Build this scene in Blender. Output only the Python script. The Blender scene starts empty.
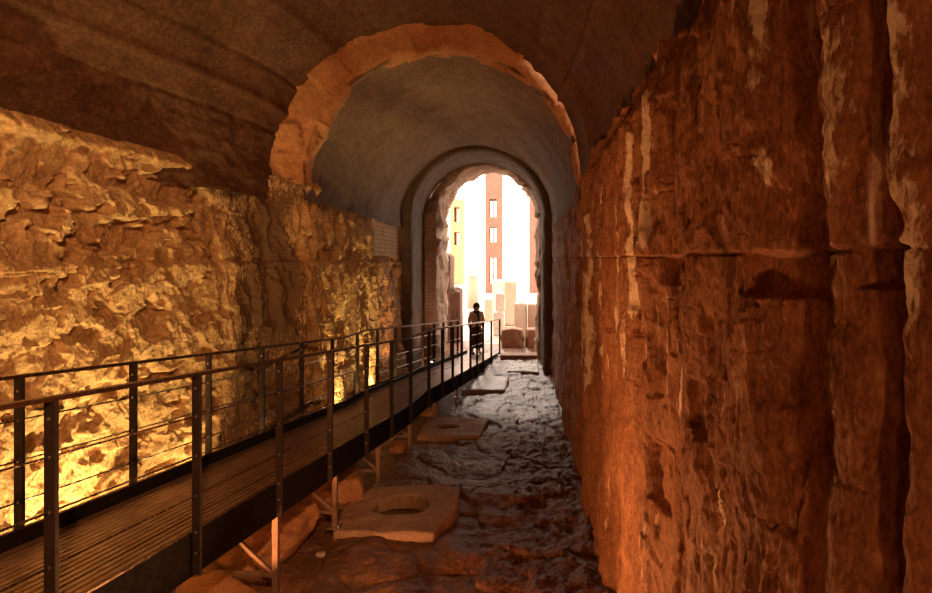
import bpy, bmesh, math, random
import numpy as np
from mathutils import Vector, Matrix
random.seed(7)
C = bpy.context.scene.collection
EYE = 3.05; F = 650.0; VX, VY = 520.0, 260.0
PI = math.pi
def px(x, y, Y):                      # a measured point of the place: pixel + distance -> metres
    return ((x-VX)/F*Y, Y, EYE+(VY-y)/F*Y)

# ------------------------------------------------------------------ noise
def _h(ix, iy, iz, seed):
    h = (ix.astype(np.int64)*374761393 + iy.astype(np.int64)*668265263 + iz.astype(np.int64)*2147483647 + seed*1274126177) & 0xffffffff
    h = ((h ^ (h >> 13))*1274126177) & 0xffffffff
    h = ((h ^ (h >> 16))*2246822519) & 0xffffffff
    h = h ^ (h >> 15)
    return (h & 0xffffff)/float(0xffffff)
def vn(x, y, z, seed=0):
    x, y, z = np.broadcast_arrays(x, y, z)
    fx, fy, fz = np.floor(x), np.floor(y), np.floor(z)
    tx, ty, tz = x-fx, y-fy, z-fz
    tx = tx*tx*tx*(tx*(tx*6-15)+10); ty = ty*ty*ty*(ty*(ty*6-15)+10); tz = tz*tz*tz*(tz*(tz*6-15)+10)
    r = 0
    for a in (0, 1):
        for b in (0, 1):
            for c in (0, 1):
                w = (tx if a else 1-tx)*(ty if b else 1-ty)*(tz if c else 1-tz)
                r = r + w*_h(fx+a, fy+b, fz+c, seed)
    return r*2-1
def fbm(x, y, z, o=5, seed=0, g=.5):
    r = 0; a = 1; n = 0
    for i in range(o):
        r = r + a*vn(x*2**i+i*7.3, y*2**i+i*3.1, z*2**i+i*5.7, seed+i*17); n += a; a *= g
    return r/n
def ridge(x, y, z, o=4, seed=0, g=.5):
    r = 0; a = 1; n = 0
    for i in range(o):
        r = r + a*(1-np.abs(vn(x*2**i+i*3.3, y*2**i+i*9.1, z*2**i, seed+i*13))*2.2); n += a; a *= g
    return r/n
def facets(u, v, seed=0, tilt=1.0):
    """broken rock: every cell is a tilted flat face; returns (height, distance to the crack)"""
    u, v = np.broadcast_arrays(u, v)
    fu, fv = np.floor(u), np.floor(v)
    d1 = np.full(u.shape, 9.); d2 = np.full(u.shape, 9.); h = np.zeros(u.shape)
    z0 = np.zeros(u.shape)
    for a in (-1, 0, 1):
        for b in (-1, 0, 1):
            cu, cv = fu+a, fv+b
            pu = cu+_h(cu, cv, z0, seed+1); pv = cv+_h(cu, cv, z0, seed+2)
            d = (u-pu)**2+(v-pv)**2
            hh = (_h(cu, cv, z0, seed+3)*2-1) + tilt*((_h(cu, cv, z0, seed+4)*2-1)*(u-pu)+(_h(cu, cv, z0, seed+5)*2-1)*(v-pv))
            m = d < d1
            d2 = np.where(m, d1, np.minimum(d2, d)); h = np.where(m, hh, h); d1 = np.where(m, d, d1)
    return h, np.sqrt(d2)-np.sqrt(d1)
def sm(a, b, x):
    t = np.clip((x-a)/(b-a), 0, 1); return t*t*(3-2*t)

# ------------------------------------------------------------------ mesh helpers
def tagp(o, label=None, cat=None, group=None, kind=None):
    if label: o['label'] = label
    if cat: o['category'] = cat
    if group: o['group'] = group
    if kind: o['kind'] = kind
    return o
def empty(name, loc, label, cat, group=None, rz=0):
    o = bpy.data.objects.new(name, None); C.objects.link(o); o.empty_display_size = .1
    o.location = loc; o.rotation_euler = (0, 0, rz)
    return tagp(o, label, cat, group)
def gridmesh(name, P, mat, parent=None, smooth=True, flip=False, closed_u=False, attr=None):
    n, m = P.shape[:2]
    me = bpy.data.meshes.new(name)
    me.vertices.add(n*m); me.vertices.foreach_set('co', P.reshape(-1).astype(np.float32))
    i = np.arange(n if closed_u else n-1)[:, None]; j = np.arange(m-1)[None, :]
    i2 = (i+1) % n
    q = np.stack([i*m+j, i2*m+j, i2*m+j+1, i*m+j+1], -1).reshape(-1, 4)
    if flip: q = q[:, ::-1]
    nf = len(q)
    me.loops.add(nf*4); me.loops.foreach_set('vertex_index', q.reshape(-1).astype(np.int32))
    me.polygons.add(nf); me.polygons.foreach_set('loop_start', (np.arange(nf)*4).astype(np.int32))
    try: me.polygons.foreach_set('loop_total', np.full(nf, 4, np.int32))
    except Exception: pass
    me.update(calc_edges=True)
    if smooth: me.polygons.foreach_set('use_smooth', np.ones(nf, bool))
    me.materials.append(mat)
    if attr is not None:
        for k, a in attr.items():
            at = me.attributes.new(k, 'FLOAT', 'POINT'); at.data.foreach_set('value', a.reshape(-1).astype(np.float32))
    o = bpy.data.objects.new(name, me); C.objects.link(o)
    if parent: o.parent = parent
    return o
class MB:
    def __init__(s): s.bm = bmesh.new()
    def box(s, c, d, rot=None):
        r = bmesh.ops.create_cube(s.bm, size=1)
        M = Matrix.Translation(c) @ (rot.to_matrix().to_4x4() if rot else Matrix()) @ Matrix.Diagonal((d[0], d[1], d[2], 1))
        bmesh.ops.transform(s.bm, matrix=M, verts=r['verts']); return s
    def bar(s, a, b, w, h=None, seg=4):
        a, b = Vector(a), Vector(b); d = b-a; L = d.length
        if seg == 4:
            r = bmesh.ops.create_cube(s.bm, size=1); S = Matrix.Diagonal((w, h or w, L, 1))
        else:
            r = bmesh.ops.create_cone(s.bm, cap_ends=True, segments=seg, radius1=w/2, radius2=w/2, depth=L); S = Matrix()
        z = d.normalized(); x = Vector((1, 0, 0)); 
        if abs(z.x) > .9: x = Vector((0, 1, 0))
        y = z.cross(x).normalized(); x = y.cross(z)
        R = Matrix((x, y, z)).transposed().to_4x4()
        bmesh.ops.transform(s.bm, matrix=Matrix.Translation((a+b)/2) @ R @ S, verts=r['verts']); return s
    def sweep(s, pts, x0, x1, z0, z1):
        rings = []
        for p in pts:
            rings.append([s.bm.verts.new((p[0]+a, p[1], p[2]+b)) for a, b in ((x0, z0), (x1, z0), (x1, z1), (x0, z1))])
        for r, q in zip(rings, rings[1:]):
            for k in range(4): s.bm.faces.new((r[k], r[(k+1) % 4], q[(k+1) % 4], q[k]))
        s.bm.faces.new(rings[0]); s.bm.faces.new(rings[-1][::-1]); return s
    def tube(s, pts, r, seg=6):
        rings = []
        for p in pts:
            rings.append([s.bm.verts.new((p[0]+r*math.cos(2*PI*k/seg), p[1], p[2]+r*math.sin(2*PI*k/seg))) for k in range(seg)])
        for a, b in zip(rings, rings[1:]):
            for k in range(seg): s.bm.faces.new((a[k], a[(k+1) % seg], b[(k+1) % seg], b[k]))
        s.bm.faces.new(rings[0]); s.bm.faces.new(rings[-1][::-1]); return s
    def build(s, name, mat, parent=None, smooth=False, bevel=0):
        bmesh.ops.recalc_face_normals(s.bm, faces=s.bm.faces)
        me = bpy.data.meshes.new(name); s.bm.to_mesh(me); s.bm.free()
        if smooth:
            for p in me.polygons: p.use_smooth = True
        me.materials.append(mat); o = bpy.data.objects.new(name, me); C.objects.link(o)
        if parent: o.parent = parent
        if bevel:
            b = o.modifiers.new('b', 'BEVEL'); b.width = bevel; b.segments = 2; b.limit_method = 'ANGLE'
        return o

# ------------------------------------------------------------------ materials
class NT:
    def __init__(s, name):
        s.m = bpy.data.materials.new(name); s.m.use_nodes = True; s.t = s.m.node_tree; s.n = s.t.nodes
        s.b = s.n['Principled BSDF']; s.co = s.n.new('ShaderNodeTexCoord')
    def map(s, sc=(1, 1, 1), src='Object', loc=(0, 0, 0)):
        m = s.n.new('ShaderNodeMapping'); m.inputs['Scale'].default_value = sc; m.inputs['Location'].default_value = loc
        s.t.links.new(s.co.outputs[src], m.inputs['Vector']); return m.outputs['Vector']
    def noise(s, vec, scale, detail=6, rough=.6, dist=0):
        n = s.n.new('ShaderNodeTexNoise'); n.inputs['Scale'].default_value = scale; n.inputs['Detail'].default_value = detail
        n.inputs['Roughness'].default_value = rough; n.inputs['Distortion'].default_value = dist
        s.t.links.new(vec, n.inputs['Vector']); return n.outputs['Fac']
    def ramp(s, fac, stops):
        r = s.n.new('ShaderNodeValToRGB'); e = r.color_ramp.elements
        while len(e) < len(stops): e.new(.5)
        for k, (p, c) in enumerate(stops):
            e[k].position = p; e[k].color = (c[0], c[1], c[2], 1) if not isinstance(c, (int, float)) else (c, c, c, 1)
        s.t.links.new(fac, r.inputs['Fac']); return r.outputs['Color']
    def mix(s, fac, a, b, mode='MIX'):
        m = s.n.new('ShaderNodeMixRGB'); m.blend_type = mode
        for k, v in (('Fac', fac), ('Color1', a), ('Color2', b)):
            if isinstance(v, (int, float)): m.inputs[k].default_value = v
            elif isinstance(v, tuple): m.inputs[k].default_value = (*v[:3], 1)
            else: s.t.links.new(v, m.inputs[k])
        return m.outputs['Color']
    def bump(s, h, strength=.5, dist=.02, prev=None):
        b = s.n.new('ShaderNodeBump'); b.inputs['Strength'].default_value = strength; b.inputs['Distance'].default_value = dist
        s.t.links.new(h, b.inputs['Height'])
        if prev is not None: s.t.links.new(prev, b.inputs['Normal'])
        return b.outputs['Normal']
    def out(s, col=None, rough=None, normal=None, metal=0, spec=.5):
        if col is not None:
            if isinstance(col, tuple): s.b.inputs['Base Color'].default_value = (*col[:3], 1)
            else: s.t.links.new(col, s.b.inputs['Base Color'])
        if rough is not None:
            if isinstance(rough, (int, float)): s.b.inputs['Roughness'].default_value = rough
            else: s.t.links.new(rough, s.b.inputs['Roughness'])
        if normal is not None: s.t.links.new(normal, s.b.inputs['Normal'])
        s.b.inputs['Metallic'].default_value = metal; s.b.inputs['Specular IOR Level'].default_value = spec
        return s.m
def rockmat(name, dark, mid, light, sc=1.5, stretch=(1, 1, 1), vein=None, veinsc=(4, 4, .5), bump=.6, rough=.85, spec=.3, fine=30, vth=.62, bd=.03, attr=None, con=.35):
    t = NT(name); v = t.map(stretch)
    n1 = t.noise(v, sc, 8, .62, .3); n2 = t.noise(v, sc*6, 6, .65)
    c = t.ramp(n1, [(.3, dark), (.5, mid), (.72, light)])
    c = t.mix(.45, c, t.ramp(n2, [(.36, dark), (.52, mid), (.68, light)]))
    n3 = t.noise(v, sc*24, 5, .75); c = t.mix(con, c, t.ramp(n3, [(.34, tuple(q*.35 for q in dark)), (.5, mid), (.66, tuple(min(.9, q*1.25) for q in light))]))
    if vein:
        vv = t.map(veinsc); nv = t.noise(vv, 1.6, 7, .6, .6)
        f = t.ramp(nv, [(vth, 0), (vth+.08, 1)]); f2 = t.ramp(t.noise(t.map((3, 3, 1.2)), 1.3, 3), [(.45, 0), (.6, 1)])
        c = t.mix(t.mix(1, f, f2, 'MULTIPLY'), c, vein)
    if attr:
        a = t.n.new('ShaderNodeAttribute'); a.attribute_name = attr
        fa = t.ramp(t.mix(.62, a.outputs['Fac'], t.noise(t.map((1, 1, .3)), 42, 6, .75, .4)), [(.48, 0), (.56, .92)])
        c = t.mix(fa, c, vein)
    nb = t.noise(v, fine, 8, .7); nb2 = t.noise(v, fine/4.5, 6, .6, .5)
    nn = t.bump(nb2, bump, bd*2); nn = t.bump(nb, bump, bd*.5, nn)
    return t.out(c, rough, nn, spec=spec)
def brickmat(name, c1, c2, mortar, w=.28, h=.065, axis='yz'):
    t = NT(name)
    m = t.n.new('ShaderNodeMapping'); t.t.links.new(t.co.outputs['Object'], m.inputs['Vector'])
    m.inputs['Rotation'].default_value = (PI/2, 0, 0) if axis == 'xz' else (0, 0, 0)
    sep = t.n.new('ShaderNodeSeparateXYZ'); cmb = t.n.new('ShaderNodeCombineXYZ')
    t.t.links.new(t.co.outputs['Object'], sep.inputs[0])
    t.t.links.new(sep.outputs['X' if axis == 'xz' else 'Y'], cmb.inputs[0]); t.t.links.new(sep.outputs['Z'], cmb.inputs[1])
    b = t.n.new('ShaderNodeTexBrick'); b.inputs['Scale'].default_value = 1; b.inputs['Brick Width'].default_value = w; b.inputs['Row Height'].default_value = h
    b.inputs['Mortar Size'].default_value = h*.12; b.inputs['Color1'].default_value = (*c1, 1); b.inputs['Color2'].default_value = (*c2, 1); b.inputs['Mortar'].default_value = (*mortar, 1)
    t.t.links.new(cmb.outputs[0], b.inputs['Vector'])
    n = t.noise(t.map(), 3, 6); c = t.mix(.5, b.outputs['Color'], t.ramp(n, [(.3, c1), (.7, c2)]))
    return t.out(c, .9, t.bump(b.outputs['Fac'], -.6, .01), spec=.2)
def metal(name, c, rough=.45, met=.6, var=.3, spec=.5):
    t = NT(name); n = t.noise(t.map(), 9, 6)
    col = t.ramp(n, [(.3, tuple(x*(1-var) for x in c)), (.7, tuple(x*(1+var) for x in c))])
    r = t.ramp(t.noise(t.map(), 25, 4), [(.3, rough*.8), (.7, min(1, rough*1.25))])
    return t.out(col, r, t.bump(t.noise(t.map(), 60, 2), .08, .0006), metal=met, spec=spec)

ROCK_L = rockmat('tufa_left', (.26, .125, .05), (.50, .29, .135), (.70, .48, .27), 1.6, vein=(.10, .05, .028), veinsc=(3, 3, .8), vth=.66, bump=.8, fine=26, attr='dark_band')
ROCK_R = rockmat('travertine_right', (.10, .032, .014), (.33, .125, .05), (.56, .28, .14), 3.2, (1, 1, .42), vein=(.86, .68, .5), veinsc=(6, 6, .6), bump=.8, rough=.75, spec=.3, fine=40, bd=.03, vth=.60, attr='calcite', con=.25)
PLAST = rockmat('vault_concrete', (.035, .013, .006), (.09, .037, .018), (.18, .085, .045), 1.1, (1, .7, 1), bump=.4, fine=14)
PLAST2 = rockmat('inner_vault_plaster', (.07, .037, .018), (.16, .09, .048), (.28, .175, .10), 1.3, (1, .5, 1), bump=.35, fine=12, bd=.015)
ARCH = rockmat('arch_rim_stone', (.24, .1, .04), (.42, .19, .08), (.58, .32, .17), 2.2, bump=.6, fine=20)
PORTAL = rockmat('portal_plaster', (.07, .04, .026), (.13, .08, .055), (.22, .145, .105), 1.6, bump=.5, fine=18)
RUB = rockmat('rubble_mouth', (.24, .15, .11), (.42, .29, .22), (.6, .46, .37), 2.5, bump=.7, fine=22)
FLOOR = rockmat('wet_rock_floor', (.07, .03, .018), (.20, .085, .045), (.40, .21, .12), 1.4, bump=.9, rough=.55, spec=.4, fine=22)
SLAB = rockmat('slab_stone', (.28, .15, .09), (.47, .28, .18), (.62, .42, .29), 2.6, bump=.6, fine=24, rough=.75)
SLABP = rockmat('slab_pale', (.36, .25, .19), (.5, .38, .3), (.62, .5, .42), 2, bump=.4, fine=20, rough=.6)
REDROCK = rockmat('red_boulder', (.25, .1, .045), (.42, .19, .085), (.52, .28, .14), 2.5, bump=.6, fine=22)
OUTG = rockmat('dusty_ground', (.5, .4, .34), (.62, .53, .46), (.72, .64, .58), .6, bump=.3, fine=9)
WHITE = rockmat('white_marble', (.62, .56, .5), (.76, .71, .66), (.85, .82, .78), 1.5, bump=.3, fine=12)
BEIGE = rockmat('beige_travertine', (.4, .29, .22), (.52, .4, .31), (.62, .5, .4), 1.5, bump=.4, fine=12)
BROWN = rockmat('brown_fallen_stone', (.26, .14, .1), (.4, .23, .17), (.52, .33, .25), 1.7, bump=.6, fine=15)
RUIN = rockmat('ruin_masonry', (.07, .04, .03), (.16, .09, .065), (.28, .17, .13), 2.2, bump=.6, fine=15)
BRICKL = brickmat('brick_infill', (.42, .25, .15), (.62, .42, .28), (.12, .075, .05), .30, .095, 'yz')
BRICKX = brickmat('brick_jamb', (.42, .25, .18), (.6, .42, .32), (.16, .11, .08), .26, .10, 'xz')
BRICKF = brickmat('brick_far', (.22, .11, .085), (.33, .18, .14), (.36, .24, .2), .6, .16, 'xz')
BRICKO = brickmat('brick_ochre', (.55, .30, .17), (.68, .43, .27), (.6, .4, .25), .6, .16, 'xz')
STEEL = metal('brown_painted_steel', (.020, .009, .006), .65, .05, spec=.25)
RAILM = metal('handrail_steel', (.16, .10, .075), .24, .85)
RODM = metal('rod_steel', (.13, .08, .06), .26, .85)
BOLT = metal('bolt_steel', (.5, .42, .36), .35, .9)
GALV = metal('galvanised_leg', (.3, .18, .12), .5, .6)
DECKM = metal('deck_slat', (.26, .14, .085), .34, .5)
FASC = metal('fascia_steel', (.010, .005, .004), .9, .0, spec=.12)
HOUS = metal('lamp_housing', (.03, .03, .03), .5, .5)
def plainmat(name, c, rough=.9, var=.25, sc=40):
    t = NT(name); return t.out(t.ramp(t.noise(t.map(), sc, 4), [(.3, tuple(x*(1-var) for x in c)), (.7, tuple(min(1, x*(1+var)) for x in c))]), rough, spec=.2)
COAT = plainmat('coat_cloth', (.72, .5, .4)); TROU = plainmat('dark_cloth', (.10, .06, .05)); SKIN = plainmat('skin', (.5, .3, .22), .6, .08)
HAIR = plainmat('hair', (.035, .02, .016), .6); BAG = plainmat('bag_cloth', (.05, .03, .03)); SHOE = plainmat('shoe', (.04, .03, .03), .5)
def lensmat(name, c, s):
    t = NT(name); t.b.inputs['Emission Color'].default_value = (*c, 1); t.b.inputs['Emission Strength'].default_value = s
    return t.out(c, .3)

# ------------------------------------------------------------------ the walkway's course
PATH = [(-.2, -2.587, 1.53), (2.0, -2.41, 1.365), (3.2, -2.31, 1.272), (4.44, -2.21, 1.176), (5.69, -2.11, 1.079), (6.87, -2.01, .988), (8.1, -1.915, .892),
        (9.2, -1.82, .807), (10.3, -1.735, .722), (11.6, -1.63, .705), (12.7, -1.52, .625), (13.6, -1.41, .56), (14.6, -1.31, .487), (15.7, -1.20, .41),
        (16.6, -1.10, .345), (17.6, -1.0, .275), (19.2, -.85, .16), (21.0, -.66, .045)]
PY = [p[0] for p in PATH]
def nx(Y): return float(np.interp(Y, PY, [p[1] for p in PATH]))
def dz(Y): return float(np.interp(Y, PY, [p[2] for p in PATH]))
def near(Y, h=0, off=0): return (nx(Y)+off-.035, Y, dz(Y)+h)
NP = [p[0] for p in PATH]
FP = [-.2]+[1.0]+[2.05, 3.17]+[4.28, 5.39, 6.5, 7.62, 8.73, 9.85, 11.0, 12.1, 13.2, 14.3, 15.4, 16.5, 17.6, 18.6, 19.6]
YS = sorted(set(NP+[round(v, 2) for v in np.arange(0, 21, .5)]))
W = 1.0

# ------------------------------------------------------------------ floor
HOLES = [(-1.45, 7.87, .36, .55), (-1.31, 11.66, .21, .4)]
def zf(X, Y):
    h = .05*fbm(X*.7, Y*.7, 0*X, 3, 5) + .028*fbm(X*3, Y*3, 0*X, 5, 9, .6)
    fc, cr = facets(X*1.5+.3*vn(X*2, Y*2, 0*X, 3), Y*1.1, 21, .8)
    h = h + .03*fc - .012*(1-sm(0, .2, cr)) + .03*ridge(X*1.3, Y*1.0, 0*X, 4, 33)
    fc2, cr2 = facets(X*4+.3*vn(X*5, Y*5, 0*X, 4), Y*3.4, 31, .9)
    h = h + .014*fc2*(.35+.65*sm(-.6, .2, X)) + (.02+.022*sm(-.7, .1, X))*fbm(X*7, Y*5, 0*X, 4, 35, .6) + .018*sm(-.7, .1, X)*ridge(X*4, Y*3, 0*X, 3, 36)
    # ruts and rough blocks toward the right wall, a mound under the ramp
    h = h + .05*sm(.35, .75, X)*(.6+fbm(X*3, Y*2, 0*X, 3, 77))
    h = h + .22*np.exp(-((X+3.1)/.55)**2)*sm(3, 4.5, Y)*(1-sm(8.6, 10, Y))*(.8+.6*fbm(X, Y, 0*X, 3, 55))
    h = h - .10*np.exp(-((X+2.25)/.28)**2)*sm(5.5, 6.5, Y)*(1-sm(10.5, 12, Y))
    for (cx, cy, r, d) in HOLES:
        dd = np.sqrt((X-cx)**2+(Y-cy)**2); h = h*(sm(r*.9, r*3, dd)*.8+.2) - (d)*(1-sm(r*.93, r*1.10, dd+.05*vn(X*4, Y*4, 0*X, 12)))
    return h
ys = np.concatenate([np.linspace(-3.2, 4.4, 90), 1/np.linspace(1/4.42, 1/24.5, 620)])
xs = np.linspace(-5.0, 1.5, 620)
X, Yg = np.meshgrid(xs, ys); Zg = zf(X, Yg)
Zg = Zg*(1-sm(22.5, 24, Yg)*.9)
floor = gridmesh('floor', np.stack([X, Yg, Zg], -1), FLOOR, flip=True); tagp(floor, kind='structure')
og = np.stack(np.meshgrid(np.linspace(-45, 45, 60), np.linspace(23.6, 130, 60)), -1)
ogz = .03*fbm(og[..., 0], og[..., 1], og[..., 0]*0, 3, 8)-.0
outground = gridmesh('trim_1', np.concatenate([og, ogz[..., None]], -1), OUTG, flip=True); tagp(outground, 'pale dusty open ground outside the tunnel mouth', kind='structure')

# ------------------------------------------------------------------ left wall
ys = np.concatenate([np.linspace(-3.2, 3.9, 100), 1/np.linspace(1/3.95, 1/19.8, 720)])
zs = np.linspace(-.3, 4.22, 430)
Yg, Zg = np.meshgrid(ys, zs, indexing='ij')
bx = np.interp(ys, [-3.2, 4.9, 8.1, 8.9, 9.25, 9.9, 10.25, 19.8], [-4.2, -3.98, -3.74, -3.52, -3.12, -3.14, -3.24, -3.16])[:, None]
wy = Yg+.18*fbm(Yg*1.1, Zg*1.1, 0*Yg, 3, 41); wz = Zg+.14*fbm(Yg*1.1, Zg*1.1, 0*Yg+9, 3, 42)
mix = sm(7.9, 8.9, Yg)
f1, c1 = facets(wy*1.25, wz*1.7, 3, .6); f2, c2 = facets(wy*3.3+7, wz*4.3, 4, .7); f3, c3 = facets(wy*9, wz*11, 5, .9)
rough = .050*f1+.018*f2+.005*f3+.05*fbm(Yg*1.6, Zg*1.9, 0*Yg, 3, 43)+.030*fbm(Yg*6, Zg*7, 0*Yg, 5, 143, .62)-.02*np.abs(fbm(wy*3, wz*3, 0*Yg, 3, 144))*2
pk = fbm(wy*1.3+3, wz*2.1, 0*Yg, 4, 44, .6); pock = sm(.13, .21, pk); rough = rough-.13*pock
pk2 = fbm(wy*4, wz*5, 0*Yg+4, 3, 145); rough = rough-.05*sm(.22, .32, pk2)
v1 = ridge(wy*3.2, wz*.8, 0*Yg, 4, 45); g1, cc1 = facets(wy*5, wz*1.6, 6, 1.2); g2, _ = facets(wy*12, wz*5, 8, 1.0)
drap = .075*v1+.045*g1+.012*g2+.05*fbm(wy*3, wz*2.5, 0*Yg, 5, 46)-.07*sm(.35, .6, fbm(wy*4, wz*2.5, 0*Yg, 3, 47)*1.6)
D = rough*(1-mix)+(drap+.05*ridge(wy*9, wz*1.3, 0*Yg, 3, 146)+.02*fbm(wy*14, wz*5, 0*Yg, 4, 147))*mix*.9
D = D*(1-.55*sm(3.6, 4.0, Zg))                       # keep the brow rough
# courses: seam at eye level, lower course stands proud
seam = 3.02+.05*fbm(Yg*.9, 0*Yg, 0*Yg, 3, 48)
D = D+.04*(1-sm(seam-.02, seam+.03, Zg))-.05*np.exp(-((Zg-seam)/.03)**2)*(.5+.5*vn(Yg*1.1, 0*Yg, 0*Yg, 49))
D = D+.10*np.exp(-((Zg-.3)/.6)**2)
# a deeper, narrow cleft just beyond the pilaster, and brow roll under the vault
pil = np.exp(-((Yg-8.9)/.75)**2)
D = D+pil*(.09*ridge(wy*4.5+1, wz*.7, 0*Yg, 4, 148, .6)+.05*ridge(wy*11, wz*1.8, 0*Yg, 3, 149)-.03)*(1-.6*sm(3.7, 4.1, Zg))
dark_band = np.clip(np.exp(-((wy-8.75)/.62)**4)*(.75+.5*fbm(wy*3, wz*1.2, 0*Yg, 4, 150)), 0, 1)  # darker brown band of rock around the pilaster, broken up by noise
D = D+.06*np.exp(-((Zg-4.12)/.07)**2)
brick = sm(14.0, 14.15, Yg)*(1-sm(17.6, 17.7, Yg))*sm(3.15, 3.2, Zg)
D = D*(1-brick)-.12*brick
Xg = bx+D
Pw = np.stack([Xg, Yg, Zg], -1)
cap = Pw[:, -1:, :].copy(); cap[..., 0] -= 1.6; cap[..., 2] += .02
Pw = np.concatenate([Pw, cap], 1)
wl = gridmesh('wall_left', Pw, ROCK_L, flip=True, attr={'dark_band': np.concatenate([dark_band, dark_band[:, -1:]], 1)}); tagp(wl, 'craggy tufa wall behind the ramp, breaking into vertical ribs further on', kind='structure')
bys = np.linspace(14.05, 17.6, 60); bzs = np.linspace(3.14, 4.16, 30); BY, BZ = np.meshgrid(bys, bzs, indexing='ij')
bw = gridmesh('trim_2', np.stack([-3.15+.012*fbm(BY*3, BZ*3, 0*BY, 3, 50), BY, BZ], -1), BRICKL, flip=True); tagp(bw, 'brick infill panel at the top of the left wall', kind='structure')

# ------------------------------------------------------------------ right wall
ys = np.concatenate([np.linspace(-3.2, 1.0, 140), 1/np.linspace(1/1.005, 1/19.8, 900)])
zs = np.concatenate([np.linspace(-.3, 1.8, 170), np.linspace(1.81, 4.42, 420)])
Yg, Zg = np.meshgrid(ys, zs, indexing='ij')
wy = Yg+.05*fbm(Yg*2, Zg*1.2, 0*Yg, 4, 61)+.02*fbm(Yg*8, Zg*3, 0*Yg, 3, 60)
D = np.zeros_like(Yg)
# broad drapery folds: (distance, proud, half width)
for (yy, a, w_) in ((3.05, .07, .33), (2.45, .055, .18), (2.06, -.12, .17), (1.66, .06, .085), (1.83, -.01, .05), (1.50, -.09, .075), (1.385, .06, .045), (1.27, -.05, .05), (1.16, .03, .05), (.95, .05, .1), (.7, -.05, .1),
                    (3.72, -.10, .12), (4.15, .06, .14), (4.6, -.09, .12), (5.0, .05, .15), (5.6, -.09, .14), (6.3, .06, .22), (7.2, -.06, .18), (8.0, .05, .25), (9.1, -.05, .2), (.3, .05, .15), (-.2, -.05, .2), (-.9, .05, .25)):
    D = D+a*np.exp(-((wy-yy)/w_)**2)
D = D+.035*ridge(wy*1.6, Zg*.22, 0*Yg, 3, 62)*sm(2, 6, Yg)
k = np.clip(Yg/3.0, .35, 2.6)                         # folds grow coarser into the tunnel
vs = .5+.5*sm(2, 6, Yg)
D = D+.026*vs*ridge(wy*4.2, Zg*.5, 0*Yg, 4, 63, .55)+.012*ridge(wy*13, Zg*1.1, 0*Yg, 3, 64)+.05*fbm(wy*.9, Zg*.8, 0*Yg, 4, 65)
g, cr = facets(wy*4.2, Zg*2.2+.3*fbm(wy*2, Zg*2, 0*Yg, 2, 1), 66, .9); D = D+.011*g
g, cr = facets(wy*13, Zg*6, 67, 1.0); D = D+.0045*g*sm(1, 3, Yg)
D = D+.026*fbm(wy*8, Zg*4, 0*Yg, 5, 68, .65)-.022*sm(.18, .34, fbm(wy*6, Zg*3.0, 0*Yg+5, 4, 268))+.018*ridge(wy*7, Zg*1.6, 0*Yg+3, 3, 269)-.02*sm(.25, .3, fbm(wy*2.2, Zg*1.1, 0*Yg+8, 4, 270))+.004*fbm(wy*30, Zg*18, 0*Yg, 3, 168)
D = D+.03*ridge(wy*5.5+2, Zg*.9, 0*Yg, 3, 169)*sm(2.8, 4.5, Yg)
cal = np.zeros_like(Yg)
for (yy, w_, z0, z1, k_) in ((1.655, .065, 3.2, 4.2, 1), (1.385, .05, 2.9, 4.2, 1), (1.45, .04, 2.9, 3.2, .9), (2.28, .045, 3.3, 4.2, .8), (1.98, .02, 3.2, 4.2, .5), (1.28, .02, 3.2, 4.2, .7), (3.15, .05, 2.7, 3.07, .9), (2.1, .05, 2.85, 3.07, 1), (1.95, .03, 2.9, 3.07, .8),
                            (1.69, .035, 2.75, 2.98, 1), (1.47, .03, 2.8, 2.97, .9), (4.9, .12, 2.6, 4.0, 1), (4.1, .10, 3.1, 4.1, .9), (5.6, .15, 2.0, 4.0, .9), (6.6, .2, 1.8, 3.8, .9), (7.8, .25, 1.5, 3.6, .9), (9.2, .3, 1.5, 3.6, .8), (3.4, .06, 2.2, 2.7, .8), (2.0, .03, 2.3, 2.9, .7), (2.75, .03, 1.6, 2.4, .6)):
    cal = np.maximum(cal, k_*np.exp(-((wy-yy)/w_)**2)*sm(z0-.12, z0+.1, Zg)*(1-sm(z1-.03, z1+.05, Zg)))
cal = cal*(.62+.38*sm(-.15, .2, fbm(wy*16, Zg*1.5, 0*Yg, 4, 170)+.25*ridge(wy*22, Zg*2.5, 0*Yg, 3, 171)))*sm(-.55, -.1, fbm(wy*5, Zg*4, 0*Yg, 3, 172))
D = D+.014*cal*(.6+.8*fbm(wy*30, Zg*9, 0*Yg, 3, 173))
D = D+.010*fbm(wy*22, Zg*9, 0*Yg, 4, 174, .65)-.012*np.exp(-(fbm(wy*1.5, Zg*5, 0*Yg, 4, 175)/.012)**2)*sm(-.1, .2, fbm(wy*2, Zg*2, 0*Yg, 2, 176))
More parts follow.
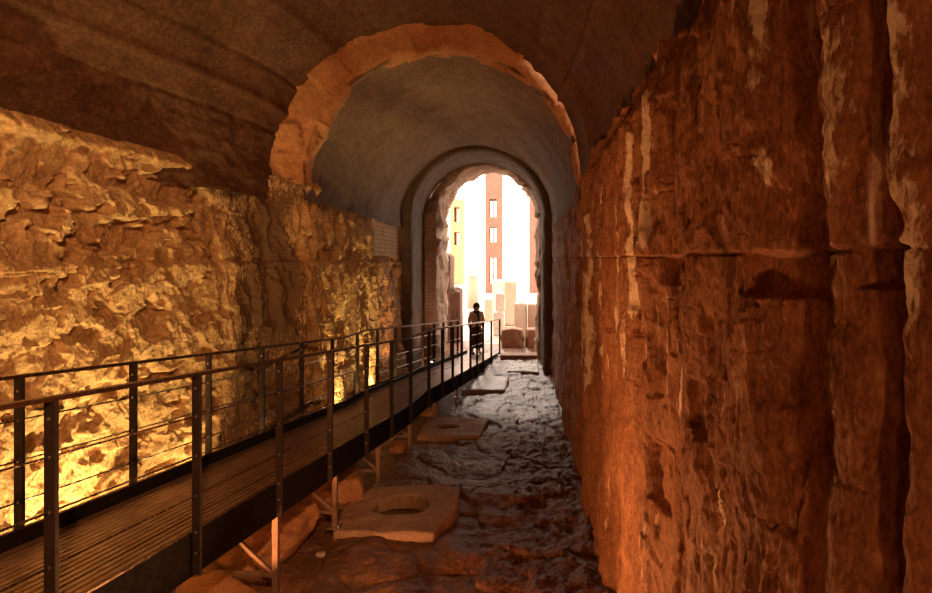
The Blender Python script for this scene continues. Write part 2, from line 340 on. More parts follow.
# horizontal seam with cavities beneath it
seamz = 3.075+.012*fbm(Yg*1.3, 0*Yg, 0*Yg, 3, 69)
D = D-.035*np.exp(-((Zg-seamz)/.008)**2)-.018*sm(seamz, seamz-.02, Zg)
for (y0, y1, z0, z1, dep) in ((2.15, 2.48, 2.92, 3.07, .09), (1.40, 1.62, 2.985, 3.075, .10), (1.46, 1.56, 2.93, 2.96, .04), (1.40, 1.52, 2.72, 2.84, .05), (3.7, 3.95, 2.9, 3.07, .06),
                              (2.6, 2.75, 2.55, 2.62, .03), (3.9, 4.2, 1.5, 1.95, .07), (2.9, 3.15, 2.25, 2.5, .06), (2.2, 2.3, 2.1, 2.4, .05), (5.2, 5.7, 2.0, 2.5, .05)):
    n = .25*fbm(Yg*7, Zg*7, 0*Yg, 3, 70)
    u = np.abs((Yg-(y0+y1)/2)/((y1-y0)/2)); v = np.abs((Zg-(z0+z1)/2)/((z1-z0)/2))
    D = D-dep*(1-sm(.78, 1.1, np.maximum(u, v)+n))
# slight batter: wall comes in toward its foot
D = D+.05*(1-sm(0, 1.6, Zg))
Xg = .86-D*1.0
Xg = Xg+.10*sm(4.0, 4.4, Zg)
Pw = np.stack([Xg, Yg, Zg], -1)
cap = Pw[:, -1:, :].copy(); cap[..., 0] += 1.6; cap[..., 2] += .02
Pw = np.concatenate([Pw, cap], 1)
wr = gridmesh('wall_right', Pw, ROCK_R, attr={'calcite': np.concatenate([cal, cal[:, -1:]*0], 1)}); tagp(wr, 'red-brown stone wall with vertical mineral drapery and pale streaks', kind='structure')

# ------------------------------------------------------------------ vaults
def vault(name, y0, y1, cx, rx, rz, zc, mat, seed, ny, nt, amp=.03, a0=-.12, a1=PI+.12, extra=None, label=None):
    ysv = np.linspace(y0, y1, ny); t = np.linspace(a0, a1, nt)
    Yv, T = np.meshgrid(ysv, t, indexing='ij')
    ax, az = np.cos(T), np.sin(T)
    R0 = rx[0] if isinstance(rx, tuple) else rx
    d = amp*fbm(ax*2*R0*.6, Yv*.7, az*2, 5, seed)+amp*.45*fbm(ax*5, Yv*2.4, az*5, 5, seed+3, .6)
    if extra is not None: d = d+extra(Yv, T)
    if isinstance(cx, tuple):
        q = sm(4.5, 9, Yv); cx, rx, rz = [a_+(b_-a_)*q for a_, b_ in (cx, rx, rz)]
    P = np.stack([cx+(rx-d)*ax, Yv, zc+(rz-d)*az], -1)
    o = gridmesh(name, P, mat); return tagp(o, label, kind='structure')
def ex1(Y, T):
    # shutter-board courses running along the vault and one crosswise crack
    d = 0
    for a, w_, h in ((2.84, .010, -.03), (2.70, .03, .05), (2.52, .012, -.03), (2.2, .03, .03), (1.9, .008, -.015), (1.2, .01, .02), (.8, .03, .04), (.55, .015, .04)):
        d = d+h*np.exp(-((T-a-.03*fbm(Y*.6, T*0, T*0, 3, 90))/w_)**2)
    d = d+.10*sm(2.5, 3.0, T)*(fbm(Y*1.4, T*7, T*0, 5, 91, .6))
    return d+.05*sm(8.0, 8.1, Y)*(1-sm(1.0, 1.25, T))
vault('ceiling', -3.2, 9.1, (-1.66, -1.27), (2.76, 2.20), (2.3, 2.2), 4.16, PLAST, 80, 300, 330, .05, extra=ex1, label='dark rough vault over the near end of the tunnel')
def ex2(Y, T):
    return .03*fbm(T*2+Y*.5, Y*.8-T, T*0, 4, 95)
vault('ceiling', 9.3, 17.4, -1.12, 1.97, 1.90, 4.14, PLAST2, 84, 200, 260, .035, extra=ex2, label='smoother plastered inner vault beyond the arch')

def usweep(name, stations, mat, seed, amp, nz=90, nt=220, dn=6, label=None, jamb=True, rag=0):
    """stations: (Y, XL, XR, springZ, topZ); a U-shaped opening swept through them"""
    # densify
    S = [np.array(stations[0], float)]
    for a, b in zip(stations, stations[1:]):
        a, b = np.array(a, float), np.array(b, float)
        L = np.abs(b-a).max(); n = max(2, int(L*dn))
        for i in range(1, n+1): S.append(a+(b-a)*i/n)
    S = np.array(S)
    rows = []
    for (Yv, xl, xr, zs_, zt) in S:
        zj = np.linspace(-.2, zs_, nz); t = np.linspace(PI, 0, nt)
        cx, rx, rz = (xl+xr)/2, (xr-xl)/2, zt-zs_
        arch = np.stack([cx+rx*np.cos(t), np.full(nt, Yv), zs_+rz*np.sin(t)], -1)
        if jamb:
            L_ = np.stack([np.full(nz, xl), np.full(nz, Yv), zj], -1); R_ = np.stack([np.full(nz, xr), np.full(nz, Yv), zj[::-1]], -1)
            rows.append(np.concatenate([L_[:-1], arch, R_[1:]], 0))
        else: rows.append(arch)
    P = np.array(rows)
    # normals by finite differences
    du = np.gradient(P, axis=0); dv = np.gradient(P, axis=1); N = np.cross(du, dv); N /= np.linalg.norm(N, axis=-1, keepdims=True)+1e-9
    N = N*np.sign((N[..., :1]*((S[:, 1]+S[:, 2])/2)[:, None, None]*0+1))
    d = amp*fbm(P[..., 0]*2, P[..., 1]*2, P[..., 2]*2, 5, seed, .6)
    g, _ = facets(P[..., 0]*2.3+P[..., 1]*2.1, P[..., 2]*2.6+P[..., 1], seed+1, 1.2); d = d+amp*.7*g
    P = P+N*d[..., None]
    if rag:
        P[..., 1] += rag*fbm(P[..., 0]*2, P[..., 2]*2, P[..., 0]*0, 4, seed+9)*sm(S[0][0]+.5, S[-1][0]+.0, P[..., 1])
    o = gridmesh(name, P, mat); return tagp(o, label, kind='structure')
# rim of the step from near vault down to the inner one
usweep('trim_3', [(8.98, -4.6, 1.9, 4.12, 7.2), (9.02, -3.42, 1.16, 4.12, 6.42), (9.10, -3.28, 1.02, 4.12, 6.28), (9.22, -3.06, .86, 4.12, 6.05), (9.4, -3.03, .83, 4.12, 6.02), (9.6, -3.08, .86, 4.12, 6.06)],
       ARCH, 100, .065, dn=26, nt=300, jamb=False, label='orange lit stone rim where the near vault steps down')
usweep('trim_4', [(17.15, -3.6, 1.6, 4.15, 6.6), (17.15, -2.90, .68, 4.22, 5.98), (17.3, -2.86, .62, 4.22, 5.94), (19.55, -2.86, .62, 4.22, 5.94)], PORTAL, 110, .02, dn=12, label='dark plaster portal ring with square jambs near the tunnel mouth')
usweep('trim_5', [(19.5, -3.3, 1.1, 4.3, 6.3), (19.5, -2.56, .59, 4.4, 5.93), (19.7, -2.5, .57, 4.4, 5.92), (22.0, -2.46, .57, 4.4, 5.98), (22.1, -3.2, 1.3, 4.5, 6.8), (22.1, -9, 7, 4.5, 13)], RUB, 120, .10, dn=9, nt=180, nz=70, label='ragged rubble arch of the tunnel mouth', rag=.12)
# brick facing on the left jamb of the mouth
bx_, bz_ = np.meshgrid(np.linspace(-2.84, -2.5, 16), np.linspace(.02, 4.45, 120), indexing='ij')
gridmesh('trim_6', np.stack([bx_, 19.38+.012*fbm(bx_*6, bz_*6, 0*bx_, 3, 130), bz_], -1), BRICKX, flip=False)
tagp(bpy.context.scene.objects['trim_6'], 'narrow brick facing on the left jamb of the tunnel mouth', kind='structure')
# end of the space behind the viewpoint
bx_, bz_ = np.meshgrid(np.linspace(-6, 3, 60), np.linspace(-.4, 7, 60), indexing='ij')
gridmesh('wall_back', np.stack([bx_, -3.05+.06*fbm(bx_, bz_, 0*bx_, 4, 140), bz_], -1), ROCK_L); tagp(bpy.context.scene.objects['wall_back'], kind='structure')

# ------------------------------------------------------------------ stone slabs with sockets
def slab(name, cx, cy, corners, r, top, depth, mat, seed, label, group=None):
    n = 160; th = np.linspace(0, 2*PI, n, endpoint=False)
    poly = [(x-cx, y-cy) for x, y in corners]
    def hit(a):
        d = (math.cos(a), math.sin(a)); best = 9
        for (x1, y1), (x2, y2) in zip(poly, poly[1:]+poly[:1]):
            ex, ey = x2-x1, y2-y1; den = d[0]*ey-d[1]*ex
            if abs(den) < 1e-9: continue
            s = (x1*ey-y1*ex)/den; u = (x1*d[1]-y1*d[0])/den
            if s > 0 and -1e-6 <= u <= 1+1e-6: best = min(best, s)
        return best
    R = np.array([hit(a) for a in th]); R = R*(1+.07*fbm(np.cos(th)*2.5, np.sin(th)*2.5, 0*th, 4, seed))
    rr = r*(1+.16*fbm(np.cos(th)*1.6, np.sin(th)*1.6, 0*th, 3, seed+1)) if r else 0*th
    rings = []
    if r:
        for q in ((.17, .12, .06) if r > .25 else (.06, .04, .02)): rings.append((rr*(.96+.2*(.17-q)), 0*th+top-q))
        rings.append((rr*1.0, 0*th+top-.015)); k0 = 1.04
    else:
        k0 = 0
    for f in np.linspace(0, 1, 26):
        if f >= 1: break
        rad = (rr*k0 if r else .001)*(1-f)+(R-.02)*f
        xx, yy = cx+rad*np.cos(th), cy+rad*np.sin(th)
        rings.append((rad, top+.030*fbm(xx*4, yy*4, 0*xx, 5, seed+2, .6)+.012*fbm(xx*1.5, yy*1.5, 0*xx, 2, seed+3)))
    rings.append((R-.012, 0*th+top-.006)); rings.append((R, 0*th+top-.03)); rings.append((R*1.01, 0*th-.12))
    P = np.array([np.stack([cx+a*np.cos(th), cy+a*np.sin(th), b], -1) for a, b in rings])
    P = np.transpose(P, (1, 0, 2)); P[..., 0] -= cx; P[..., 1] -= cy
    o = gridmesh(name, P, mat, closed_u=True, flip=True); o.location = (cx, cy, 0); tagp(o, label, 'stone slab', group); return o
slab('stone_slab', -1.45, 7.87, [(-2.06, 7.12), (-.95, 7.02), (-.74, 7.75), (-.78, 8.42), (-1.1, 8.56), (-1.95, 8.5), (-2.12, 7.8)], .34, .09, .40, SLAB, 200, 'large orange-brown stone slab with a wide round socket, nearest of the floor slabs')
slab('stone_slab', -1.31, 11.66, [(-1.75, 11.0), (-.66, 10.98), (-.60, 12.25), (-1.75, 12.35)], .20, .07, .28, SLAB, 210, 'square stone slab with a small round hole, in the middle distance of the floor')
slab('stone_slab', -.95, 15.9, [(-1.35, 15.0), (-.35, 14.95), (-.28, 16.7), (-1.2, 16.9)], 0, .06, 0, SLABP, 220, 'pale flat stone slab without a hole near the tunnel mouth')
slab('stone_slab', .15, 18.2, [(-.35, 17.5), (.5, 17.4), (.52, 18.9), (-.3, 19.0)], 0, .05, 0, SLABP, 230, 'pale worn paving slab at the foot of the right portal jamb')

def rock(name, c, d, mat, seed, label, cat='rock', rz=0, amp=.16, group=None, blocky=.5, sub=5):
    bm = bmesh.new(); bmesh.ops.create_icosphere(bm, subdivisions=sub, radius=1)
    me = bpy.data.meshes.new(name); bm.to_mesh(me); bm.free()
    co = np.zeros(len(me.vertices)*3); me.vertices.foreach_get('co', co); co = co.reshape(-1, 3)
    cube = co/np.abs(co).max(1, keepdims=True); co = co*(1-blocky)+cube*blocky
    nrm = co/np.linalg.norm(co, axis=1, keepdims=True)
    g, _ = facets(co[:, 0]*1.3+co[:, 2], co[:, 1]*1.3+co[:, 2]*.7, seed, 1)
    co = co+nrm*(amp*(fbm(co[:, 0]*1.4, co[:, 1]*1.4, co[:, 2]*1.4, 5, seed, .55)+.35*g))[:, None]
    co = co*np.array(d)/2; co[:, 2] -= co[:, 2].min()
    me.vertices.foreach_set('co', co.reshape(-1)); me.update()
    for p in me.polygons: p.use_smooth = True
    me.materials.append(mat); o = bpy.data.objects.new(name, me); C.objects.link(o); o.location = c; o.rotation_euler = (0, 0, rz)
    return tagp(o, label, cat, group)
rock('boulder', (-2.45, 8.35, -.06), (.85, 1.0, .42), REDROCK, 301, 'orange lit boulder under the ramp beside the leg by the big holed slab', rz=.4)
rock('boulder', (-2.72, 6.75, -.05), (.9, 1.1, .46), REDROCK, 302, 'red-brown boulder lying under the ramp behind its second visible leg', rz=-.3)
rock('boulder', (-2.6, 5.35, -.05), (.75, .9, .36), REDROCK, 303, 'reddish boulder under the ramp at the lower left, nearest the camera', rz=.8)
rock('stone', (-2.06, 6.72, -.02), (.10, .08, .05), SLABP, 304, 'small pale stone chip in the dark gutter beside the big holed slab', 'stone', amp=.1, sub=3)
rock('stone', (-1.80, 12.75, -.03), (.42, .3, .26), SLAB, 305, 'brown stone under the ramp just past the square holed slab', 'stone', sub=4)
rock('stone', (-1.95, 10.4, -.03), (.3, .4, .16), REDROCK, 306, 'low brown stone under the ramp between the two holed slabs', 'stone', sub=4)

# ------------------------------------------------------------------ ramp
ramp = empty('access_ramp', near(3.2, 0, -.5), 'long dark metal access ramp with slatted deck running down along the left wall', 'ramp')
inv = Vector(ramp.location)
def loc(p): return (p[0]-inv.x, p[1]-inv.y, p[2]-inv.z)
def pathpts(off=0, h=0, ys=YS): return [loc(near(y, h, off)) for y in ys]
m = MB(); ns = 18; sw = W/ns
for k in range(ns): m.sweep(pathpts(-W+k*sw), .010, sw-.010, -.038, 0)
m.build('deck', DECKM, ramp)
j0 = None
for y in np.arange(.3, 20.8, .6):
    if j0 is None:
        j0 = MB().box((0, 0, 0), (W-.03, .05, .05)).build('cross_joist', FASC, ramp); j = j0
    else: j = j0.copy(); C.objects.link(j)
    j.location = loc(near(y, -.063, -W/2))
def fz(y): return -min(.28, max(.02, dz(y)-.03))
for side, off0, off1, top in (('near', .003, .018, .012), ('far', -W-.018, -W-.003, .10)):
    m = MB(); bm = m.bm; rings = []
    for y in YS:
        p = near(y); zb = fz(y)
        rings.append([bm.verts.new(loc((p[0]+a, y, p[2]+b))) for a, b in ((off0, zb), (off1, zb), (off1, top), (off0, top))])
    for r, q in zip(rings, rings[1:]):
        for k in range(4): bm.faces.new((r[k], r[(k+1) % 4], q[(k+1) % 4], q[k]))
    bm.faces.new(rings[0]); bm.faces.new(rings[-1][::-1])
    m.build('edge_beam', FASC, ramp)
    m = MB(); m.sweep(pathpts(off0 if side == 'near' else off1), -.012, .012, top, top+.012); m.build('edge_trim', RAILM, ramp)
for y in (2.6, 4.3, 5.77, 7.2, 8.8, 10.5, 12.3, 14.4):
    for off in (-.03, -W+.03):
        p = near(y, -.08, off); g = float(zf(np.array([[p[0]]]), np.array([[y]]))[0, 0])
        if off == -.03 and abs(y-7.2) < .1: g = .085
        lg = MB().bar(loc((p[0], y, g-.01)), loc(p), .05, .05).build('leg', GALV, ramp)
        MB().box(loc((p[0], y, g+.012)), (.14, .14, .018)).build('foot_plate', BOLT, lg); MB().bar(loc((p[0]+.045, y-.045, g)), loc((p[0]+.045, y-.045, g+.05)), .018, seg=8).build('anchor_bolt', BOLT, lg)
    a = near(y, 0, -.05); b = near(y, 0, -W+.05); zz = .26 if y < 8 else .2
    if dz(y) > .6:
        MB().bar(loc((a[0], y, zz)), loc((b[0], y, zz+.02)), .035, .035).build('tie_bar', GALV, ramp)
        MB().bar(loc((a[0], y-.03, zz+.03)), loc((a[0]-.62, y-.03, min(dz(y)-.1, zz+.62))), .03, .03).build('diagonal_brace', GALV, ramp)

# railings
bolt0 = None
def railing(posts, off):
    global bolt0
    r = ramp; L = loc
    for y in posts:
        p = near(y, 0, off); sgn = 1 if off > -.5 else -1
        w_ = .056; lo = -min(.27, max(.0, dz(y)))
        a = MB(); a.box(L((p[0]+sgn*.038, y, p[2]+(1.09+lo)/2)), (w_, .03, 1.09-lo)); po = a.build('post', STEEL, r, bevel=.003)
        if y > 9: continue
        for h in (1.0, .81, .54, .27, .02, -.12):
            if h < lo: continue
            if bolt0 is None: bo = bolt0 = MB().bar((0, -.0035, 0), (0, .0035, 0), .016, seg=8).build('bolt', BOLT, po)
            else: bo = bolt0.copy(); C.objects.link(bo); bo.parent = po
            bo.location = L((p[0]+sgn*.038, y-.0165, p[2]+h))
    ys_ = sorted(set([y for y in YS if posts[0]-.01 <= y <= posts[-1]+.01]+posts))
    MB().sweep([L(near(y, 1.09, off+sgn*.038)) for y in ys_], -.026, .026, -.006, .018).build('handrail', RAILM, r)
    for h in (.81, .54, .27):
        MB().tube([L(near(y, h, off+sgn*.038)) for y in ys_], .006).build('rod', RODM, r)
railing(NP, .0); railing(FP, -W)

# ------------------------------------------------------------------ floodlights by the wall, added fill lights, and their lamps
def flood(loc_, target, watts, col, label, size=.12, spot=None, blend=.8, group=None):
    e = empty('floodlight', loc_, label, 'floodlight', group)
    d = (Vector(target)-Vector(loc_)); rot = d.to_track_quat('-Z', 'Y')
    h = MB()
    bm = h.bm; bmesh.ops.create_cone(bm, cap_ends=True, segments=20, radius1=size*.75, radius2=size*.5, depth=size)
    bmesh.ops.transform(bm, matrix=Matrix.Translation(Vector((0, 0, .16))) @ rot.to_matrix().to_4x4() @ Matrix.Translation((0, 0, size*.52)), verts=bm.verts)
    h.build('housing', HOUS, e, smooth=False, bevel=.004)
    b = MB(); us = [(-.82, .2), (-.82, 0), (.82, 0), (.82, .2), (.74, .2), (.74, .012), (-.74, .012), (-.74, .2)]
    lo_ = [b.bm.verts.new((u*size, -.015, v)) for u, v in us]; hi_ = [b.bm.verts.new((u*size, .015, v)) for u, v in us]
    for k in range(8): b.bm.faces.new((lo_[k], lo_[(k+1) % 8], hi_[(k+1) % 8], hi_[k]))
    for q in (lo_, hi_):
        for f in ((0, 1, 6, 7), (1, 2, 5, 6), (2, 3, 4, 5)): b.bm.faces.new([q[i] for i in f])
    b.build('bracket', HOUS, e)
    l = MB(); bmesh.ops.create_cone(l.bm, cap_ends=True, segments=20, radius1=size*.68, radius2=size*.68, depth=.006)
    bmesh.ops.transform(l.bm, matrix=Matrix.Translation(Vector((0, 0, .16))) @ rot.to_matrix().to_4x4() @ Matrix.Translation((0, 0, .005)), verts=l.bm.verts)
    l.build('lens', lensmat('lens_glow', col, 6), e)
    ld = bpy.data.lights.new('flood_lamp', 'SPOT'); ld.energy = watts; ld.color = col; ld.shadow_soft_size = size*.7
    ld.spot_size = spot or math.radians(150); ld.spot_blend = blend
    o = bpy.data.objects.new('flood_lamp', ld); C.objects.link(o); o.parent = e
    o.location = Vector((0, 0, .16))+d.normalized()*.03; o.rotation_euler = rot.to_euler(); return e
YEL = (1, .72, .27); ORG = (1, .42, .15)
def fl(X, Y): return float(zf(np.array([[X]]), np.array([[Y]]))[0, 0])
for (x_, y_, w_, lb) in ((-3.45, 2.6, 250, 'low floodlight behind the ramp, nearest the viewpoint'), (-3.33, 5.5, 330, 'low floodlight washing the broken rock left of the pilaster'),
                         (-3.2, 7.1, 120, 'low floodlight at the foot of the rock just before the pilaster'), (-2.93, 10.8, 230, 'low floodlight just beyond the pilaster'),
                         (-2.8, 13.1, 260, 'low floodlight under the brick panel end of the left wall')):
    flood((x_, y_, fl(x_, y_)), (x_-.6, y_-.2, 2.2), w_, YEL, lb, spot=math.radians(140))
for (x_, y_, t_, w_, lb) in ((-1.15, 5.2, (.8, 2.7, 3.5), 330, 'orange floodlight on the floor facing up the right wall'),
                             (-1.3, 4.6, (.8, 8.2, 2.4), 120, 'orange floodlight on the floor facing down the tunnel'),
                             (-2.5, 4.3, (-2.2, 8.2, .3), 90, 'orange floodlight deep under the ramp lighting the boulders')):
    flood((x_, y_, fl(x_, y_)), t_, w_, ORG, lb)
for (p, t_, w_, c_, lb, sp) in (((-.9, -2.2, fl(-.9, -2.2)), (-2.6, 7, 5.4), 75, (1, .36, .12), 'added orange fill light on the floor behind the viewpoint aimed at the vault', 100),  # unseen fill, added to put orange light on the vault
                        ((-.3, -2.5, fl(-.3, -2.5)), (.9, 2.2, 3.4), 190, (1, .42, .16), 'added orange grazing light on the floor behind the viewpoint aimed at the right wall', 90)):  # added out of view to graze the right wall and bring out its relief
    flood(p, t_, w_, c_, lb, spot=math.radians(sp))
flood((.45, -1.2, 4.9), (-3.8, 4.8, 2.7), 1500, (1, .50, .19), 'added amber fill light for the left wall, high up behind the viewpoint', spot=math.radians(62))  # added fill from the camera side, evens the light on the left wall
flood((-2.55, 15.2, fl(-2.55, 15.2)), (-1.4, 14.2, 6.0), 150, (1, .52, .24), 'added warm fill light behind the lower ramp aimed up at the inner vault', spot=math.radians(130))  # lamp added to warm the inner vault
flood((-2.45, 18.3, fl(-2.45, 18.3)), (-1.0, 18.3, 5.9), 60, (1, .55, .3), 'added warm fill light on the floor inside the portal ring', spot=math.radians(130))  # lamp added to warm the portal ring
flood((-1.5, 5.3, fl(-1.5, 5.3)), (-1.2, 9.1, 6.1), 230, (1, .42, .16), 'orange floodlight on the floor aimed up at the arch rim', spot=math.radians(62))

# ------------------------------------------------------------------ outside
def block(name, x0, x1, y0, y1, z0, z1, mat, label, cat='stone block', seed=1, group=None):
    o = rock(name, ((x0+x1)/2, (y0+y1)/2, z0), (x1-x0, y1-y0, z1-z0), mat, seed, label, cat, amp=.045, blocky=.94, group=group); return o
rock('fallen_stone', (-.28, 22.75, -.05), (.78, .8, .72), BROWN, 401, 'brown broken stone block left of its pair at the tunnel mouth', 'stone', amp=.14, blocky=.78)
rock('fallen_stone', (.54, 22.8, -.05), (.66, .8, .70), BROWN, 402, 'brown broken stone block against the right side of the tunnel mouth', 'stone', amp=.14, blocky=.78, rz=.1)
block('stone_step', -.60, .7, 19.9, 20.5, -.12, .13, BROWN, 'low brown stone step across the floor in front of the fallen blocks', 'step', 403)
block('marble_block', -.22, .28, 24.6, 25.6, 0, 1.42, WHITE, 'bright white upright marble block behind the fallen stones', 'stone block', 404)
block('travertine_block', .30, .95, 24.5, 25.5, 0, 1.36, BEIGE, 'beige upright stone block beside the bright white one', 'stone block', 405)
block('marble_block', -1.08, -.62, 26, 26.6, 0, .95, WHITE, 'white marble block, lowest of the stacked pair by the brick pier', 'stone block', 406)
block('marble_block', -.98, -.60, 26.05, 26.55, .99, 1.70, WHITE, 'white marble block on top of the stacked pair by the brick pier', 'stone block', 407)
block('travertine_block', -1.28, -.74, 30, 30.6, 0, 2.12, WHITE, 'tall pale stone block behind the stacked marble pair', 'stone block', 408)
block('travertine_block', -.72, -.16, 30, 30.8, 0, 2.05, BEIGE, 'tall beige stone block standing right of the pale one', 'stone block', 409)
block('travertine_block', -1.75, -1.28, 32, 32.6, 0, 1.1, BEIGE, 'low beige block at the foot of the tall brick pier behind the person', 'stone block', 410)
# ruined masonry on the left outside
rock('ruined_wall', (-2.92, 24.6, -.1), (.75, 1.6, 3.2), RUIN, 411, 'dark ruined masonry stump just outside the left jamb', 'ruin', amp=.12, blocky=.8)
rock('ruined_wall', (-2.42, 24.3, -.1), (.5, 1.2, 2.0), RUIN, 412, 'lower brown ruined masonry beside the taller stump', 'ruin', amp=.12, blocky=.8)
def pier(name, x0, x1, Y, dep, H, mat, wins, label, quoin=None):
    e = empty(name, ((x0+x1)/2, Y, 0), label, 'brick pier'); cx = (x0+x1)/2
    zs_ = [0]+[z for w in wins for z in (w[2], w[3])]+[H]; m = MB()
    wx0, wx1 = (wins[0][0], wins[0][1]) if wins else (x0, x1)
    if wins:
        m.box(((x0+wx0)/2-cx, dep/2, H/2), (wx0-x0, dep, H)); m.box(((wx1+x1)/2-cx, dep/2, H/2), (x1-wx1, dep, H))
        for a, b in zip(zs_[::2], zs_[1::2]): m.box(((wx0+wx1)/2-cx, dep/2, (a+b)/2), (wx1-wx0, dep, b-a))
    else: m.box((0, dep/2, H/2), (x1-x0, dep, H))
    m.build('masonry', mat, e)
    for w in wins:
        MB().box(((w[0]+w[1])/2-cx+.05, .25, (w[2]+w[3])/2), (.12, .15, w[3]-w[2])).build('window_bar', mat, e)
    if quoin: MB().box((x0-quoin/2-cx, dep/2-.05, H/2), (quoin, dep, H)).build('corner_stones', WHITE, e)
    return e
def zz(y, Y): return EYE+(VY-y)/F*Y
Yp = 60.
wx = ((489.5-VX)/F*Yp, (496.5-VX)/F*Yp)
pier('brick_pier', (485.5-VX)/F*Yp, (502-VX)/F*Yp, Yp, 2.2, 17, BRICKF, [(wx[0], wx[1], zz(285, Yp), zz(258, Yp)), (wx[0], wx[1], zz(242, Yp), zz(227, Yp)), (wx[0], wx[1], zz(217, Yp), zz(199, Yp))],
     'tall red-brown brick pier with window openings at the centre of the tunnel mouth', .25)
pier('brick_pier', (529.5-VX)/F*Yp, (548-VX)/F*Yp, Yp, 2.2, 17, BRICKF, [], 'brick pier partly hidden by the right side of the tunnel mouth', .28)
Yq = 80.
wq = ((454-VX)/F*Yq, (459-VX)/F*Yq)
pier('ochre_building', (450-VX)/F*Yq, (462-VX)/F*Yq, Yq, 4, zz(199, Yq), BRICKO, [(wq[0], wq[1], zz(245, Yq), zz(232, Yq)), (wq[0], wq[1], zz(222, Yq), zz(207, Yq))], 'ochre masonry pier with openings, furthest left through the tunnel mouth')
# weathered column in front of the sky gap
e = empty('broken_column', (px(473, 260, 34)[0], 34, 0), 'pale broken column with a carved capital behind the person', 'column')
def lathe(prof, seg=28):
    m = MB(); rings = [[m.bm.verts.new((r*math.cos(2*PI*k/seg), r*math.sin(2*PI*k/seg), z)) for k in range(seg)] for r, z in prof]
    for a, b in zip(rings, rings[1:]):
        for k in range(seg): m.bm.faces.new((a[k], a[(k+1) % seg], b[(k+1) % seg], b[k]))
    m.bm.faces.new(rings[0][::-1]); m.bm.faces.new(rings[-1]); return m
lathe([(.42, 0), (.42, .3), (.36, .34), (.4, .42), (.3, .5)]).build('base', WHITE, e, smooth=False)
lathe([(.3, .5), (.29, 1.4), (.25, 2.2)]).build('shaft', BEIGE, e, smooth=True)
lathe([(.25, 2.2), (.3, 2.25), (.27, 2.3), (.38, 2.6), (.4, 2.65), (.28, 2.7), (.2, 2.9), (.08, 3.5)]).build('capital', WHITE, e, smooth=False)

# ------------------------------------------------------------------ person
def skin(name, verts, edges, radii, mat, parent, root=0, sub=2):
    me = bpy.data.meshes.new(name); me.from_pydata(verts, edges, []); me.materials.append(mat)
    o = bpy.data.objects.new(name, me); C.objects.link(o); o.parent = parent
    s = o.modifiers.new('skin', 'SKIN'); s.use_smooth_shade = True
    for i, r in enumerate(radii):
        sv = me.skin_vertices[0].data[i]; sv.radius = (r, r) if isinstance(r, (int, float)) else r; sv.use_root = (i == root)
    ss = o.modifiers.new('sub', 'SUBSURF'); ss.levels = sub; ss.render_levels = sub
    return o
Yp_ = 20.6; per = empty('person', (px(476.5, 300, Yp_)[0], Yp_, dz(Yp_)+.004), 'person in a brown jacket and long dark skirt at the end of the ramp', 'person', rz=.35)
V = [(0, 0, .86), (0, .01, 1.02), (0, .0, 1.18), (0, .0, 1.30), (0, -.02, 1.38), (0, -.03, 1.44), (0, -.03, 1.53),
     (.16, 0, 1.29), (.215, .02, 1.03), (.17, -.14, .86), (.14, -.2, .82),
     (-.16, 0, 1.29), (-.225, .03, 1.03), (-.22, -.03, .80), (-.215, -.05, .73),
     (.085, 0, .80), (.10, -.03, .46), (.10, .03, .09), (.11, -.10, .035),
     (-.085, 0, .80), (-.10, .03, .46), (-.11, .09, .09), (-.12, -.03, .035)]
E = [(0, 1), (1, 2), (2, 3), (3, 4), (4, 5), (5, 6), (3, 7), (7, 8), (8, 9), (9, 10), (3, 11), (11, 12), (12, 13), (13, 14), (0, 15), (15, 16), (16, 17), (17, 18), (0, 19), (19, 20), (20, 21), (21, 22)]
Rr = [(.14, .11), (.12, .10), (.15, .11), (.13, .09), .052, (.075, .085), (.065, .08), .062, .045, .032, .024, .062, .045, .032, .024, .09, .058, .036, .034, .09, .058, .036, .034]
body = skin('body', V, E, Rr, SKIN, per)
def hand(base, d, side):
    b = Vector(base); d = Vector(d).normalized(); s = Vector((0, 1, 0)) if abs(d.y) < .8 else Vector((1, 0, 0))
    vs = []; es = []; rs = []
    for k in range(5):
        o0 = b+d*.03+s*(k-1.5)*.017*(1 if k < 4 else 0)
        if k == 4: q = [b+d*.01-s*.02, b+d*.035-s*.045, b+d*.065-s*.05]
        else:
            Lf = (.055, .065, .062, .05)[k]; q = [o0, o0+d*.035, o0+d*(.035+Lf*.5)+Vector((side*.006, 0, 0)), o0+d*(.035+Lf)+Vector((side*.02, 0, 0))]
        i0 = len(vs); vs += [tuple(v) for v in q]; es += [(i0+i, i0+i+1) for i in range(len(q)-1)]; rs += [.009]*len(q)
    # palm joins the finger roots
    i0 = len(vs); vs.append(tuple(b)); rs.append(.02); j = 0
    for k in range(5): es.append((i0, j)); j += 4
    return skin('hand', vs, es, rs, SKIN, per, root=i0, sub=1)
hand(V[10], (-.2, -1, -.3), -1); hand(V[14], (0, -.2, -1), 1)
coat = skin('jacket', [(0, 0, .74), (0, 0, .95), (0, 0, 1.15), (0, 0, 1.30), (0, -.01, 1.37), (.17, 0, 1.29), (.225, .02, 1.03), (.175, -.13, .875), (-.17, 0, 1.29), (-.235, .03, 1.03), (-.225, -.025, .83)],
            [(0, 1), (1, 2), (2, 3), (3, 4), (3, 5), (5, 6), (6, 7), (3, 8), (8, 9), (9, 10)], [(.19, .15), (.175, .14), (.19, .14), (.155, .115), .07, .08, .062, .05, .08, .062, .05], COAT, per)
sk = lathe([(.145, .88), (.185, .74), (.20, .5), (.215, .22), (.205, .2), (.13, .7)], 24); sk.build('long_skirt', TROU, per, smooth=True)
hd = bmesh.new(); bmesh.ops.create_uvsphere(hd, u_segments=24, v_segments=16, radius=.105)
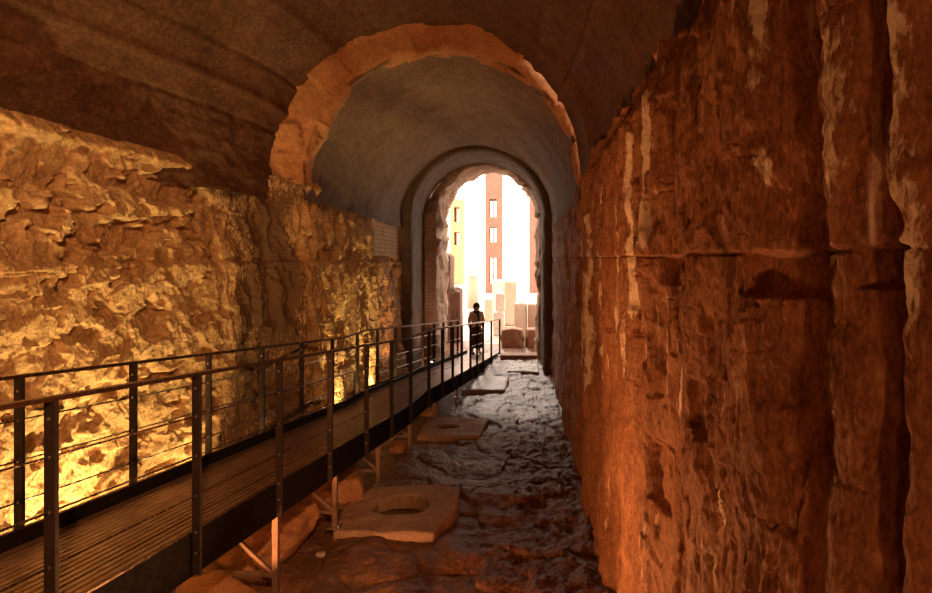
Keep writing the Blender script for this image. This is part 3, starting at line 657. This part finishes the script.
for v in hd.verts:
    v.co.z *= 1.2
    if v.co.y > -.02 or v.co.z > .05: v.co *= 1.09
    else: v.co *= .86
    v.co.z += 1.50; v.co.y += -.01
hm = bpy.data.meshes.new('hair'); hd.to_mesh(hm); hd.free(); hm.materials.append(HAIR); ho = bpy.data.objects.new('hair', hm); C.objects.link(ho); ho.parent = per
for p in hm.polygons: p.use_smooth = True
skin('scarf', [(.09, -.05, 1.34), (0, -.10, 1.33), (-.09, -.05, 1.34), (-.07, .06, 1.36), (.07, .06, 1.36), (.03, -.13, 1.18), (.04, -.14, 1.05)], [(0, 1), (1, 2), (2, 3), (3, 4), (4, 0), (1, 5), (5, 6)], [.04]*5+[.035, .03], HAIR, per, sub=1)
fc = MB()
for sx in (-.033, .033):
    r = bmesh.ops.create_uvsphere(fc.bm, u_segments=8, v_segments=6, radius=.011); bmesh.ops.translate(fc.bm, vec=(sx, -.112, 1.50), verts=r['verts'])
fc.build('eyes', SHOE, per, smooth=True)
nb = MB(); r = bmesh.ops.create_cone(nb.bm, cap_ends=True, segments=8, radius1=.016, radius2=.006, depth=.045); bmesh.ops.translate(nb.bm, vec=(0, -.118, 1.475), verts=r['verts']); nb.build('nose', SKIN, per, smooth=True)
MB().box((0, -.108, 1.44), (.045, .012, .010)).build('mouth', plainmat('lip', (.35, .12, .1)), per, bevel=.004)
for sx in (-.095, .095): MB().box((sx, -.02, 1.49), (.014, .03, .055)).build('ear', SKIN, per, bevel=.006)
for i in (18, 22): MB().box((V[i][0], V[i][1]+.03, .035), (.085, .25, .07)).build('shoe', SHOE, per, bevel=.025)

# ------------------------------------------------------------------ daylight
w = bpy.data.worlds.new('World'); bpy.context.scene.world = w; w.use_nodes = True
bg = w.node_tree.nodes['Background']; bg.inputs['Color'].default_value = (1.0, .80, .62, 1); bg.inputs['Strength'].default_value = 3.8
sd = bpy.data.lights.new('sun', 'SUN'); sd.energy = 1.6; sd.angle = math.radians(6); sd.color = (1, .9, .8)
so = bpy.data.objects.new('sun', sd); C.objects.link(so)
so.rotation_euler = Vector((.10, -1, -.62)).to_track_quat('-Z', 'Y').to_euler(); so.location = (0, 30, 15)
pd = bpy.data.lights.new('mouth_portal', 'AREA'); pd.shape = 'RECTANGLE'; pd.size = 3.6; pd.size_y = 6.2; pd.cycles.is_portal = True
po = bpy.data.objects.new('mouth_portal', pd); C.objects.link(po); po.location = (-.95, 22.0, 3.0); po.rotation_euler = (-PI/2, 0, 0)

# ------------------------------------------------------------------ camera
cd = bpy.data.cameras.new('Camera'); cam = bpy.data.objects.new('Camera', cd); C.objects.link(cam)
cam.location = (0, 0, EYE); cam.rotation_euler = (PI/2, 0, 0)
cd.sensor_width = 36; cd.lens = F/932*36; cd.shift_x = -(VX-466)/932; cd.shift_y = -(296.5-VY)/932
cd.clip_start = .05; cd.clip_end = 500
sc = bpy.context.scene; sc.camera = cam
sc.view_settings.view_transform = 'Standard'; sc.view_settings.look = 'None'; sc.view_settings.gamma = 1; sc.view_settings.exposure = .3
try: sc.cycles.use_denoising = True
except Exception: pass
